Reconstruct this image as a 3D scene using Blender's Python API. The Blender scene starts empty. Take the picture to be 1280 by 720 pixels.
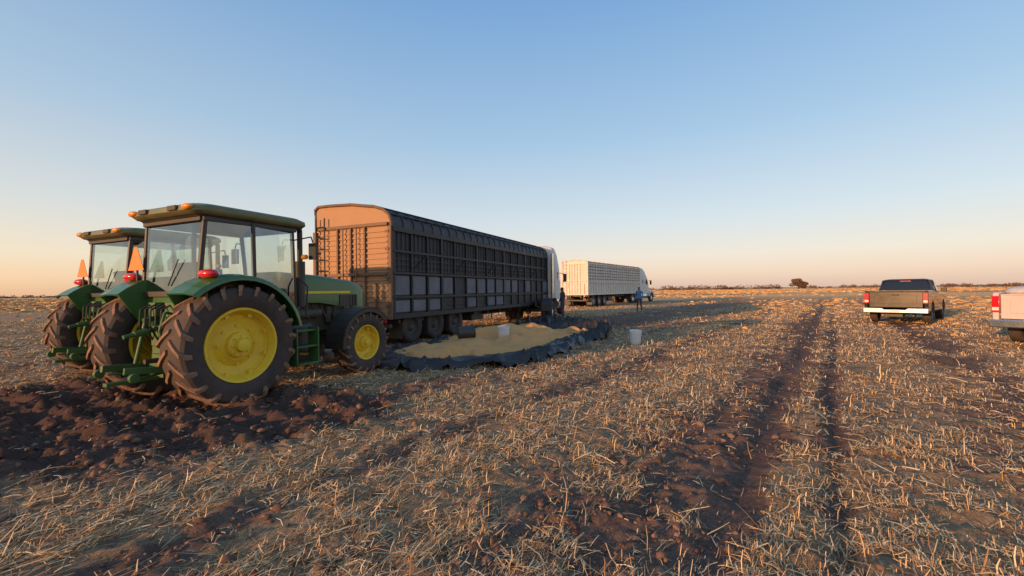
import bpy, bmesh, math, random
import numpy as np
from mathutils import Vector, Matrix, Euler
random.seed(7); rng=np.random.default_rng(7)
scn=bpy.context.scene
COL=scn.collection
def rad(a): return math.radians(a)

# ------------------------------------------------------------ materials
def mat(name,col,rough=.6,metal=0.,var=.15,vscale=4.,bump=0.,bscale=40.,dust=0.,dustcol=(.20,.13,.085),spec=.5,coat=0.,dustscale=2.5):
    m=bpy.data.materials.new(name); m.use_nodes=True
    nt=m.node_tree; N=nt.nodes; L=nt.links
    b=N['Principled BSDF']
    b.inputs['Roughness'].default_value=rough; b.inputs['Metallic'].default_value=metal
    b.inputs['Specular IOR Level'].default_value=spec
    b.inputs['Coat Weight'].default_value=coat
    tc=N.new('ShaderNodeTexCoord')
    n1=N.new('ShaderNodeTexNoise'); n1.inputs['Scale'].default_value=vscale; n1.inputs['Detail'].default_value=6
    L.new(tc.outputs['Object'],n1.inputs['Vector'])
    mx=N.new('ShaderNodeMix'); mx.data_type='RGBA'
    mx.inputs['A'].default_value=(*[c*(1-var) for c in col],1); mx.inputs['B'].default_value=(*[min(1,c*(1+var)) for c in col],1)
    L.new(n1.outputs['Fac'],mx.inputs['Factor'])
    src=mx.outputs['Result']
    if dust>0:
        n2=N.new('ShaderNodeTexNoise'); n2.inputs['Scale'].default_value=dustscale; n2.inputs['Detail'].default_value=10; n2.inputs['Roughness'].default_value=.7
        L.new(tc.outputs['Object'],n2.inputs['Vector'])
        mr=N.new('ShaderNodeMapRange'); mr.inputs['From Min'].default_value=.35; mr.inputs['From Max'].default_value=.7
        mr.inputs['To Min'].default_value=dust*.35; mr.inputs['To Max'].default_value=min(1,dust*1.3)
        L.new(n2.outputs['Fac'],mr.inputs['Value'])
        m2=N.new('ShaderNodeMix'); m2.data_type='RGBA'; L.new(mr.outputs['Result'],m2.inputs['Factor'])
        L.new(src,m2.inputs['A']); m2.inputs['B'].default_value=(*dustcol,1)
        src=m2.outputs['Result']
        rr=N.new('ShaderNodeMapRange'); rr.inputs['To Min'].default_value=rough; rr.inputs['To Max'].default_value=.9
        L.new(mr.outputs['Result'],rr.inputs['Value']); L.new(rr.outputs['Result'],b.inputs['Roughness'])
    L.new(src,b.inputs['Base Color'])
    if bump>0:
        n3=N.new('ShaderNodeTexNoise'); n3.inputs['Scale'].default_value=bscale; n3.inputs['Detail'].default_value=5
        L.new(tc.outputs['Object'],n3.inputs['Vector'])
        bp=N.new('ShaderNodeBump'); bp.inputs['Strength'].default_value=bump; bp.inputs['Distance'].default_value=.02
        L.new(n3.outputs['Fac'],bp.inputs['Height']); L.new(bp.outputs['Normal'],b.inputs['Normal'])
    return m
def glassmat(name,tint,base):
    m=bpy.data.materials.new(name); m.use_nodes=True; N=m.node_tree.nodes;L=m.node_tree.links
    N.remove(N['Principled BSDF']); out=N['Material Output']
    t=N.new('ShaderNodeBsdfTransparent'); t.inputs['Color'].default_value=(*tint,1)
    g=N.new('ShaderNodeBsdfGlossy'); g.inputs['Roughness'].default_value=.03; g.inputs['Color'].default_value=(.9,.95,1,1)
    lw=N.new('ShaderNodeLayerWeight'); lw.inputs['Blend'].default_value=.35
    tc=N.new('ShaderNodeTexCoord'); nz=N.new('ShaderNodeTexNoise'); nz.inputs['Scale'].default_value=3; L.new(tc.outputs['Object'],nz.inputs['Vector'])
    a=N.new('ShaderNodeMath'); a.operation='MULTIPLY_ADD'; a.inputs[1].default_value=.7; a.inputs[2].default_value=base; L.new(lw.outputs['Fresnel'],a.inputs[0])
    b=N.new('ShaderNodeMath'); b.operation='MULTIPLY_ADD'; b.inputs[1].default_value=.12; L.new(nz.outputs['Fac'],b.inputs[0]); L.new(a.outputs[0],b.inputs[2]); b.use_clamp=True
    ms=N.new('ShaderNodeMixShader'); L.new(b.outputs[0],ms.inputs[0]); L.new(t.outputs[0],ms.inputs[1]); L.new(g.outputs[0],ms.inputs[2]); L.new(ms.outputs[0],out.inputs['Surface'])
    return m

M={}
M['green']=mat('tractor_green',(.012,.115,.018),.3,dust=.16,coat=.3,var=.1)
M['roofgreen']=mat('roof_green',(.016,.10,.020),.38,dust=.55,coat=.15,var=.1,dustcol=(.34,.20,.09))  # tan dust that also paints the orange sunlight onto the green
M['green2']=mat('chassis_green',(.012,.12,.022),.45,dust=.3)
M['yellow']=mat('rim_yellow',(.92,.60,.015),.4,dust=.22,dustcol=(.36,.22,.1),dustscale=3.5)
M['tyre']=mat('tyre_rubber',(.020,.019,.020),.75,dust=.55,dustcol=(.12,.075,.055),bump=.3,dustscale=4)
M['lug']=mat('tyre_tread',(.05,.036,.028),.8,dust=1.,dustcol=(.34,.18,.105),bump=.4,dustscale=5)  # muddy lugs; orange sunlight on the tread is also in the dust colour
M['black']=mat('black_plastic',(.015,.015,.016),.45,dust=.2)
M['engine']=mat('engine_metal',(.03,.045,.03),.6,dust=.45,bump=.4)
M['glass']=glassmat('clear_glass',(.80,.88,.84),.10)
M['dglass']=mat('dark_glass',(.012,.014,.015),.05,spec=.9,var=.05)
M['red']=mat('red_lens',(.6,.012,.02),.2,coat=.5,var=.1)
M['amber']=mat('amber_lens',(.95,.30,.02),.25,coat=.4)
M['orange']=mat('slow_sign_orange',(.85,.22,.03),.5)
M['chrome']=mat('chrome_metal',(.75,.73,.7),.18,metal=1,dust=.12)
M['steel']=mat('galvanised_steel',(.4,.4,.4),.45,metal=.7,dust=.3)
M['dhub']=mat('dark_hub',(.05,.045,.04),.6,dust=.4,dustcol=(.10,.07,.05))  # very dark base colour with brown dust mixed over it
M['dark']=mat('trailer_dark_paint',(.015,.015,.018),.45,dust=.25,dustcol=(.045,.040,.041),bump=.15)
M['grey']=mat('trailer_grey_panel',(.042,.043,.052),.6,dust=.3,dustcol=(.07,.062,.062),bump=.2,dustscale=1.2)
M['greyl']=mat('trailer_pale_panel',(.20,.20,.235),.6,dust=.55,dustcol=(.09,.082,.085),dustscale=1.4)
M['rust']=mat('trailer_rear_sheet',(.33,.17,.085),.6,dust=.45,dustcol=(.50,.29,.15),bump=.2,dustscale=1.5)  # dusty dark sheet, the low sun's orange put into its colour
M['rearlitd']=mat('trailer_rear_frame',(.11,.055,.035),.55,dust=.4,dustcol=(.3,.17,.09),dustscale=2)  # rear frame bars, browned by the same painted sunlight
M['tarp']=mat('roof_tarpaulin',(.025,.025,.029),.42,dust=.45,dustcol=(.07,.055,.05),bump=.4,bscale=8)
M['white']=mat('white_paint',(.74,.71,.66),.45,dust=.28,dustcol=(.42,.33,.24),dustscale=1.2)
M['whitet']=mat('white_trailer_paint',(.74,.70,.63),.5,dust=.35,dustcol=(.48,.36,.25),dustscale=.8)
M['slot']=mat('slot_painted_shade',(.10,.09,.085),.7)  # colour of dark strips that stand in for shade inside open slots
M['pick1']=mat('pickup_dark_paint',(.020,.015,.011),.22,metal=.2,coat=.8,dust=.14,dustcol=(.12,.08,.05))
M['pick2']=mat('pickup_pale_paint',(.62,.54,.52),.35,metal=.1,coat=.5,dust=.3,dustcol=(.52,.37,.33))
M['plate']=mat('licence_plate',(.7,.7,.68),.5)
M['bucket']=mat('bucket_plastic',(.80,.79,.80),.4,dust=.15,dustcol=(.4,.33,.27))
M['bucketd']=mat('dark_bucket_plastic',(.03,.035,.045),.4,dust=.2)
M['sack']=mat('woven_sack',(.62,.60,.58),.7,dust=.3,bump=.5,bscale=20)
M['seat']=mat('seat_fabric',(.02,.02,.022),.8)

# ------------------------------------------------------------ part builder
class P:
    def __init__(s): s.v=[]; s.f=[]
    def add(s,v,f):
        o=len(s.v); s.v+= [tuple(a) for a in v]; s.f+=[tuple(i+o for i in q) for q in f]; return s
    def box(s,c,size,rot=None):
        hx,hy,hz=[a/2 for a in size]
        vs=[Vector((x*hx,y*hy,z*hz)) for x in(-1,1) for y in(-1,1) for z in(-1,1)]
        if rot: 
            R=Euler([rad(a) for a in rot]).to_matrix(); vs=[R@v for v in vs]
        vs=[v+Vector(c) for v in vs]
        return s.add(vs,[(0,1,3,2),(4,6,7,5),(0,4,5,1),(2,3,7,6),(0,2,6,4),(1,5,7,3)])
    def cyl(s,p1,p2,r1,r2=None,n=16):
        if r2 is None:r2=r1
        p1=Vector(p1);p2=Vector(p2);d=(p2-p1).normalized()
        a=d.orthogonal().normalized();b=d.cross(a)
        vs=[];fs=[]
        for p,r in((p1,r1),(p2,r2)):
            for i in range(n):
                t=2*math.pi*i/n; vs.append(p+a*math.cos(t)*r+b*math.sin(t)*r)
        for i in range(n):
            j=(i+1)%n; fs.append((i,j,n+j,n+i))
        fs.append(tuple(range(n))[::-1]); fs.append(tuple(range(n,2*n)))
        return s.add(vs,fs)
    def tube(s,pts,r,n=8):
        for a,b in zip(pts[:-1],pts[1:]): s.cyl(a,b,r,n=n)
        return s
    def prism(s,pts,axis,a,b):
        def mk(p,t):
            return {'x':(t,p[0],p[1]),'y':(p[0],t,p[1]),'z':(p[0],p[1],t)}[axis]
        n=len(pts)
        vs=[mk(p,a) for p in pts]+[mk(p,b) for p in pts]
        fs=[(i,(i+1)%n,n+(i+1)%n,n+i) for i in range(n)]+[tuple(range(n))[::-1],tuple(range(n,2*n))]
        return s.add(vs,fs)
    def lathe(s,prof,c,sx=1,n=48,closed=False):
        vs=[];fs=[];m=len(prof)
        for i in range(n):
            t=2*math.pi*i/n
            for x,r in prof: vs.append((c[0]+sx*x,c[1]+r*math.cos(t),c[2]+r*math.sin(t)))
        for i in range(n):
            j=(i+1)%n
            for k in range(m if closed else m-1):
                l=(k+1)%m; fs.append((i*m+k,i*m+l,j*m+l,j*m+k))
        return s.add(vs,fs)
    def loft(s,rings,cap=True):
        n=len(rings[0]);vs=[p for r in rings for p in r];fs=[]
        for k in range(len(rings)-1):
            for i in range(n):
                j=(i+1)%n; fs.append((k*n+i,k*n+j,(k+1)*n+j,(k+1)*n+i))
        if cap: fs.append(tuple(range(n))[::-1]); fs.append(tuple(range((len(rings)-1)*n,len(rings)*n)))
        return s.add(vs,fs)
    def ell(s,c,r,nu=16,nv=10):
        vs=[];fs=[]
        for j in range(1,nv):
            p=math.pi*j/nv
            for i in range(nu):
                t=2*math.pi*i/nu; vs.append((c[0]+r[0]*math.sin(p)*math.cos(t),c[1]+r[1]*math.sin(p)*math.sin(t),c[2]+r[2]*math.cos(p)))
        for j in range(nv-2):
            for i in range(nu):
                k=(i+1)%nu; fs.append((j*nu+i,j*nu+k,(j+1)*nu+k,(j+1)*nu+i))
        fs.append(tuple(range(nu))); fs.append(tuple(range((nv-2)*nu,(nv-1)*nu)))
        return s.add(vs,fs)
    def make(s,name,parent,m,bevel=0.,smooth=True,ang=35):
        me=bpy.data.meshes.new(name); me.from_pydata(s.v,[],s.f)
        bm=bmesh.new(); bm.from_mesh(me); bmesh.ops.recalc_face_normals(bm,faces=bm.faces); bm.to_mesh(me); bm.free()
        me.materials.append(M[m] if isinstance(m,str) else m)
        if smooth:
            me.polygons.foreach_set('use_smooth',[True]*len(me.polygons)); me.set_sharp_from_angle(angle=rad(ang))
        o=bpy.data.objects.new(name,me); COL.objects.link(o)
        if parent: o.parent=parent
        if bevel>0:
            b=o.modifiers.new('b','BEVEL'); b.width=bevel; b.segments=2; b.limit_method='ANGLE'; b.angle_limit=rad(40)
        return o
def rr(cx,cy,hx,hy,r,z,n=4):
    pts=[]
    for qx,qy,a0 in((1,1,0),(-1,1,90),(-1,-1,180),(1,-1,270)):
        for i in range(n+1):
            t=rad(a0+90*i/n); pts.append((cx+qx*(hx-r)+r*math.cos(t),cy+qy*(hy-r)+r*math.sin(t),z))
    return pts
def empty(name,x,y,heading,z=0):
    e=bpy.data.objects.new(name,None); COL.objects.link(e); e.location=(x,y,z); e.rotation_euler=(0,0,-rad(heading)); e.empty_display_size=.5
    return e

# ------------------------------------------------------------ noise + ground height
def _hash(ix,iy,seed):
    h=(ix.astype(np.int64)*374761393+iy.astype(np.int64)*668265263+seed*1442695041)&0xFFFFFFFF
    h=((h^(h>>13))*1274126177)&0xFFFFFFFF
    h=h^(h>>16)
    return (h&0xFFFFFF)/float(0xFFFFFF)
def vn(x,y,seed=0):
    fx=np.floor(x);fy=np.floor(y);tx=x-fx;ty=y-fy
    tx=tx*tx*(3-2*tx);ty=ty*ty*(3-2*ty)
    a=_hash(fx,fy,seed);b=_hash(fx+1,fy,seed);c=_hash(fx,fy+1,seed);d=_hash(fx+1,fy+1,seed)
    return (a*(1-tx)+b*tx)*(1-ty)+(c*(1-tx)+d*tx)*ty
def fbm(x,y,f,o=4,seed=0):
    s=0;a=1;t=0
    for i in range(o):
        c,sn=math.cos(i*1.1),math.sin(i*1.1)
        s=s+a*vn((x*c-y*sn)*f,(x*sn+y*c)*f,seed+i*17);t+=a;a*=.5;f*=2.03
    return s/t
TH=rad(36.5)
def uv(x,y): return x*math.cos(TH)-y*math.sin(TH), x*math.sin(TH)+y*math.cos(TH)
def gauss(u,c,w): return np.exp(-((u-c)/w)**2)
def sstep(a,b,x):
    t=np.clip((x-a)/(b-a),0,1); return t*t*(3-2*t)
def tilled(x,y):
    n=fbm(x,y,.5,3,91)
    d=np.sqrt(((x+5.7)/3.3)**2+((y-5.9)/2.1)**2)+ (n-.5)*1.1
    return 1-sstep(.65,1.2,d)
def tracks(x,y):
    u,v=uv(x,y); j=(fbm(x,y,.4,2,61)-.5)*.14
    u=u+j
    brk=.65+.35*sstep(.35,.6,fbm(x,y,.6,3,62))
    return (gauss(u,-.62,.15)+gauss(u,.0,.10)+.5*gauss(u,-1.15,.10)+.75*gauss(u,2.15,.14)+.5*gauss(u,-3.35,.12))*brk
def cover(x,y):
    u,v=uv(x,y)
    w=u+(fbm(x,y,.35,3,5)-.5)*.9
    c=.72+0*u
    c=c+.26*gauss(w,-2.4,.5)+.24*gauss(w,.75,.36)+.15*gauss(w,-4.3,.55)+.12*gauss(w,-6.5,.7)+.2*gauss(w,4.2,1.)
    c=c-.48*gauss(w,-.76,.60)+.35*gauss(u,-.30,.09)+.15*gauss(u,.22,.06)-.38*gauss(w,2.2,.65)-.26*gauss(w,-3.4,.35)-.2*gauss(w,-5.4,.4)
    c=c-.36*np.clip(tracks(x,y),0,1)
    c=c+(fbm(x,y,.9,4,31)-.5)*.75+(fbm(x,y,3.5,3,37)-.5)*.85
    c=c*(1-.92*tilled(x,y))
    c=c-.75*sstep(14,22,y)*gauss(u,-8.6,2.6)
    return np.clip(c,0,1)
def H(x,y):
    r=np.sqrt(x*x+y*y)
    f=1-sstep(60,120,r)
    u,v=uv(x,y)
    cv=cover(x,y); tl=tilled(x,y); tk=np.clip(tracks(x,y),0,1)
    h=.06*(fbm(x,y,.35,3,3)-.5)+.04*(fbm(x,y,1.3,3,8)-.5)
    cl=fbm(x,y,7.5,4,21); cl=np.clip(cl-.42,0,1)
    h=h+cl*(.15*(1-.5*cv)+.22*tl)*(1-.85*tk)
    h=h-.05*tk
    h=h+tl*.05*np.sin((x*.55+y*.83)*9+3*fbm(x,y,.8,2,12))
    h=h+.014*(fbm(x,y,18,2,77)-.5)
    h=h-.03
    return h*f
def H1(x,y): return float(H(np.array([float(x)]),np.array([float(y)]))[0])

def grid_axis(c,N,a,step,far):
    k=step/a; i=np.arange(-N,N+1); x=a*np.sinh(k*i)
    st=x[-1]-x[-2]; e=[];p=x[-1]
    while p<far: st*=1.14; p+=st; e.append(p)
    e=np.array(e); return c+np.concatenate([-e[::-1],x,e])
gx=grid_axis(.3,370,2.5,.023,5000); gy=grid_axis(3.8,370,2.5,.023,5000)
X,Y=np.meshgrid(gx,gy,indexing='ij'); nx,ny=X.shape
Z=H(X,Y); C=cover(X,Y); T=tilled(X,Y); K=np.clip(tracks(X,Y),0,1)
co=np.stack([X,Y,Z],-1).reshape(-1,3).astype(np.float32)
I=np.arange(nx*ny).reshape(nx,ny)
q=np.stack([I[:-1,:-1],I[1:,:-1],I[1:,1:],I[:-1,1:]],-1).reshape(-1)
def npmesh(name,co,idx,nper,attrs={},smooth=True):
    me=bpy.data.meshes.new(name); me.vertices.add(len(co)); me.vertices.foreach_set('co',np.ascontiguousarray(co,dtype=np.float32).ravel())
    nf=len(idx)//nper
    me.loops.add(len(idx)); me.loops.foreach_set('vertex_index',idx.astype(np.int32))
    me.polygons.add(nf); me.polygons.foreach_set('loop_start',np.arange(nf,dtype=np.int32)*nper)
    me.polygons.foreach_set('use_smooth',np.full(nf,smooth))
    me.update(calc_edges=True)
    for k,a in attrs.items():
        at=me.attributes.new(k,'FLOAT','POINT'); at.data.foreach_set('value',a.astype(np.float32).ravel())
    return me
gme=npmesh('ground',co,q,4,{'cover':C,'tilled':T,'track':K})
ground=bpy.data.objects.new('ground',gme); COL.objects.link(ground)

def ground_mat():
    m=bpy.data.materials.new('field_soil_and_straw'); m.use_nodes=True; nt=m.node_tree;N=nt.nodes;L=nt.links
    b=N['Principled BSDF']; b.inputs['Roughness'].default_value=.95; b.inputs['Specular IOR Level'].default_value=.08
    tc=N.new('ShaderNodeTexCoord')
    def noise(s,d=6,r=.6,vec=None):
        n=N.new('ShaderNodeTexNoise'); n.inputs['Scale'].default_value=s; n.inputs['Detail'].default_value=d; n.inputs['Roughness'].default_value=r
        L.new(vec or tc.outputs['Object'],n.inputs['Vector']); return n.outputs['Fac']
    def mixc(f,a,bb):
        x=N.new('ShaderNodeMix'); x.data_type='RGBA'
        if isinstance(f,float): x.inputs['Factor'].default_value=f
        else: L.new(f,x.inputs['Factor'])
        for s_,v in(('A',a),('B',bb)):
            if isinstance(v,tuple): x.inputs[s_].default_value=(*v,1)
            else: L.new(v,x.inputs[s_])
        return x.outputs['Result']
    def mr(v,a,bb,c=0.,d=1.):
        x=N.new('ShaderNodeMapRange'); x.interpolation_type='SMOOTHSTEP'
        L.new(v,x.inputs['Value']); x.inputs['From Min'].default_value=a;x.inputs['From Max'].default_value=bb;x.inputs['To Min'].default_value=c;x.inputs['To Max'].default_value=d
        return x.outputs['Result']
    def mth(op,a,bb):
        x=N.new('ShaderNodeMath'); x.operation=op
        for i,v in enumerate((a,bb)):
            if isinstance(v,(int,float)): x.inputs[i].default_value=v
            else: L.new(v,x.inputs[i])
        return x.outputs[0]
    def attr(n):
        a=N.new('ShaderNodeAttribute'); a.attribute_name=n; return a.outputs['Fac']
    cvr=attr('cover'); til=attr('tilled'); trk=attr('track')
    soil=mixc(mr(noise(1.6),.35,.65),(.135,.080,.058),(.215,.135,.098))
    soil=mixc(mr(noise(22,8,.7),.4,.75),soil,(.30,.195,.14))
    soil=mixc(mth('MULTIPLY',til,.75),soil,(.100,.060,.048))
    soil=mixc(mth('MULTIPLY',trk,.6),soil,(.125,.083,.068))
    def stretched(rz,sc):
        mp=N.new('ShaderNodeMapping'); mp.inputs['Rotation'].default_value=(0,0,rad(rz)); mp.inputs['Scale'].default_value=(sc,sc*.12,sc)
        L.new(tc.outputs['Object'],mp.inputs['Vector']); return noise(1,3,.6,mp.outputs['Vector'])
    s1=mr(stretched(20,120),.52,.62); s2=mr(stretched(-50,110),.52,.62); s3=mr(stretched(75,130),.54,.62)
    st=mth('MAXIMUM',mth('MAXIMUM',s1,s2),s3)
    straw=mixc(noise(9,5),(.38,.235,.12),(.68,.465,.245))
    far=N.new('ShaderNodeVectorMath'); far.operation='LENGTH'; L.new(tc.outputs['Object'],far.inputs[0])
    fr=mr(far.outputs['Value'],14.,40.)
    base=mr(mth('ADD',cvr,mth('MULTIPLY',mth('SUBTRACT',noise(3.5,6,.7),.5),.9)),.32,.78)
    nearf=mth('MULTIPLY',base,mth('ADD',mth('MULTIPLY',st,.6),.32))
    mp2=N.new('ShaderNodeMapping'); mp2.inputs['Rotation'].default_value=(0,0,rad(36.5)); mp2.inputs['Scale'].default_value=(1.6,.35,1)
    L.new(tc.outputs['Object'],mp2.inputs['Vector'])
    cl=mr(noise(1,8,.75,mp2.outputs['Vector']),.40,.62)
    farf=mth('ADD',mth('MULTIPLY',mr(cvr,.2,.65),.5),mth('MULTIPLY',cl,.45))
    facc=mth('ADD',mth('MULTIPLY',nearf,mth('SUBTRACT',1.,fr)),mth('MULTIPLY',farf,fr))
    col=mixc(facc,soil,straw)
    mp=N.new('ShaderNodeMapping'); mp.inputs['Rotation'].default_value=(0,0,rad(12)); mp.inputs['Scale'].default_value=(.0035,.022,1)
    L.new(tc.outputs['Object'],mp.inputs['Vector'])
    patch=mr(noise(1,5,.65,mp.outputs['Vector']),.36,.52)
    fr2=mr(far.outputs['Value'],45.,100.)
    fcol=mixc(patch,(.27,.125,.065),(.92,.55,.235))  # soil and straw bands; warmth of sun-caught stubble painted into both tones
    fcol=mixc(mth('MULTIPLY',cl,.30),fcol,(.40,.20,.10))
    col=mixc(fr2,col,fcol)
    L.new(col,b.inputs['Base Color'])
    bp=N.new('ShaderNodeBump'); bp.inputs['Strength'].default_value=.8; bp.inputs['Distance'].default_value=.025
    hh=mth('ADD',noise(30,8,.75),mth('MULTIPLY',st,.35)); L.new(hh,bp.inputs['Height']); L.new(bp.outputs['Normal'],b.inputs['Normal'])
    return m
gme.materials.append(ground_mat())

# ------------------------------------------------------------ straw
def straw_mesh(n):
    ang=rng.uniform(-rad(60),rad(60),n); r=1.0+41*rng.uniform(0,1,n)**1.35
    x=r*np.sin(ang); y=r*np.cos(ang)
    c=cover(x,y); fine=fbm(x,y,2.4,4,55); cl=fbm(x,y,6.5,3,58)
    keep=rng.uniform(0,1,n)<np.clip((c-.15)*1.5,0.04,1)*np.clip((fine-.26)*3.,.10,1)*np.clip((cl-.28)*3.2,.18,1)
    x=x[keep];y=y[keep];r=r[keep];cl=cl[keep];n=len(x)
    z=H(x,y)
    ln=rng.uniform(.02,.12,n)*(1+1.3*(rng.uniform(0,1,n)>.90)); w=(.0012+.00042*r)*rng.uniform(.6,1.4,n)
    a=rng.uniform(0,2*math.pi,n); al=rng.uniform(0,1,n)<.35
    a=np.where(al,math.pi/2-TH+rng.normal(0,.35,n),a)
    tilt=np.abs(rng.normal(0,.2,n)); up=rng.uniform(0,1,n)<.15; tilt=np.where(up,rng.uniform(.5,1.5,n),tilt); ln=np.where(up,ln*.65,ln)
    d=np.stack([np.cos(a)*np.cos(tilt),np.sin(a)*np.cos(tilt),np.sin(tilt)],-1)
    s=np.stack([-np.sin(a),np.cos(a),rng.normal(0,.5,n)],-1); s/=np.linalg.norm(s,axis=1,keepdims=True)
    p0=np.stack([x,y,z+rng.uniform(.0,.018,n)+np.clip(cl-.55,0,1)*.12*rng.uniform(0,1,n)],-1)
    bend=rng.normal(0,.05,n)[:,None]*s*ln[:,None]; bend[:,2]+=rng.uniform(-.004,.006,n)
    p1=p0+d*ln[:,None]*.5+bend; p2=p0+d*ln[:,None]; p2[:,2]-=ln*.06
    W=s*w[:,None]
    V=np.stack([p0-W,p0+W,p1-W,p1+W,p2-W*.6,p2+W*.6],1).reshape(-1,3)
    b=np.arange(n)*6
    F=np.stack([b,b+1,b+3,b+2,b+2,b+3,b+5,b+4],-1).reshape(-1)
    t=np.repeat(rng.uniform(0,1,n),6)
    # standing stubble tufts in the distance (low ragged upright clumps)
    m=75000
    ang=rng.uniform(-rad(62),rad(62),m); r=18+400*rng.uniform(0,1,m)**1.7
    x=r*np.sin(ang); y=r*np.cos(ang)
    pt=fbm(x*.35,y,.03,3,301); c=cover(x,y)
    belt=gauss(y,62+.1*x,16)*sstep(-.2,.35,x/np.maximum(y,1))*(1-sstep(.75,.95,x/np.maximum(y,1)))
    k=(rng.uniform(0,1,m)<np.clip((pt-.36)*5,.06,1)*np.clip(c*1.5+.1*(r>60),0,1)*(1-.9*belt))
    k&=~((y>28)&(y<58)&(x<16)&(x>3))
    x=x[k];y=y[k];r=r[k];m=len(x)
    hgt=(.05+.0011*r).clip(0,.22)*rng.uniform(.5,1.3,m); wd=(.03+.0033*r).clip(0,.9)*rng.uniform(.5,1.4,m)
    a=rng.uniform(0,math.pi,m); dx=np.cos(a)*wd;dy=np.sin(a)*wd; z=H(x,y)-.01
    l=rng.normal(0,.3,(m,2))*hgt[:,None]
    A=np.stack([x-dx,y-dy,z],-1);B=np.stack([x+dx,y+dy,z],-1)
    Cc=np.stack([x+dx*.8+l[:,0],y+dy*.8+l[:,1],z+hgt*rng.uniform(.4,1,m)],-1);Mm=np.stack([x+l[:,0],y+l[:,1],z+hgt],-1);D=np.stack([x-dx*.8+l[:,0],y-dy*.8+l[:,1],z+hgt*rng.uniform(.4,1,m)],-1); G=np.stack([x,y,z],-1)
    V2=np.stack([A,G,B,Cc,Mm,D],1).reshape(-1,3); b=np.arange(m)*6+len(V)
    F2=np.stack([b,b+1,b+4,b+5,b+1,b+2,b+3,b+4],-1).reshape(-1)
    t2=np.repeat(rng.uniform(.0,.65,m),6)
    return npmesh('straw_stubble',np.concatenate([V,V2]),np.concatenate([F,F2]),4,{'tint':np.concatenate([t,t2])},False)
sme=straw_mesh(760000)
def tint_mat(name,stops,rough=.8,spec=.2):
    m=bpy.data.materials.new(name); m.use_nodes=True; N=m.node_tree.nodes;L=m.node_tree.links
    b=N['Principled BSDF']; b.inputs['Roughness'].default_value=rough; b.inputs['Specular IOR Level'].default_value=spec
    at=N.new('ShaderNodeAttribute'); at.attribute_name='tint'
    cr=N.new('ShaderNodeValToRGB'); el=cr.color_ramp.elements
    while len(el)<len(stops): el.new(.5)
    for e,(p,c) in zip(el,stops): e.position=p; e.color=(*c,1)
    L.new(at.outputs['Fac'],cr.inputs['Fac']); L.new(cr.outputs['Color'],b.inputs['Base Color'])
    return m
sme.materials.append(tint_mat('dry_straw',[(0,(.27,.155,.08)),(.35,(.50,.32,.155)),(.75,(.70,.485,.25)),(1,(.82,.64,.39))],.7,.15))
so=bpy.data.objects.new('straw_stubble',sme); COL.objects.link(so)

# ------------------------------------------------------------ clods
def clods(n):
    bm=bmesh.new(); bmesh.ops.create_icosphere(bm,subdivisions=1,radius=1); bv=np.array([v.co[:] for v in bm.verts]); bf=np.array([[v.index for v in f.verts] for f in bm.faces]); bm.free()
    ang=rng.uniform(-rad(60),rad(60),n); r=1.2+20*rng.uniform(0,1,n)**1.3
    x=r*np.sin(ang); y=r*np.cos(ang); c=cover(x,y); t=tilled(x,y); tk=np.clip(tracks(x,y),0,1)
    k=rng.uniform(0,1,n)<np.clip(.15+.7*(1-c)+t,0,1)*np.clip((fbm(x,y,1.1,3,66)-.38)*4,.02,1)*(1-.9*tk); x=x[k];y=y[k];t=t[k];n=len(x)
    s=rng.gamma(1.4,.0065,n)+.004; s=np.clip(s*(1+.7*t),0,.05)
    V=bv[None]*(1+rng.uniform(-.35,.35,(n,len(bv),1)))
    V=V*(s[:,None,None]*rng.uniform(.7,1.3,(n,1,3)))
    V[:,:,2]*=.75
    V[:,:,0]+=x[:,None];V[:,:,1]+=y[:,None];V[:,:,2]+=(H(x,y)+s*.12)[:,None]
    F=(bf[None]+ (np.arange(n)*len(bv))[:,None,None]).reshape(-1)
    tt=np.repeat(rng.uniform(0,1,n),len(bv))
    return npmesh('soil_clods',V.reshape(-1,3),F,3,{'tint':tt},True)
cme=clods(42000)
cme.materials.append(tint_mat('soil_clod',[(0,(.095,.055,.042)),(.5,(.16,.095,.068)),(1,(.25,.155,.11))],.95,.1))
co_=bpy.data.objects.new('soil_clods',cme); COL.objects.link(co_)

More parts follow.
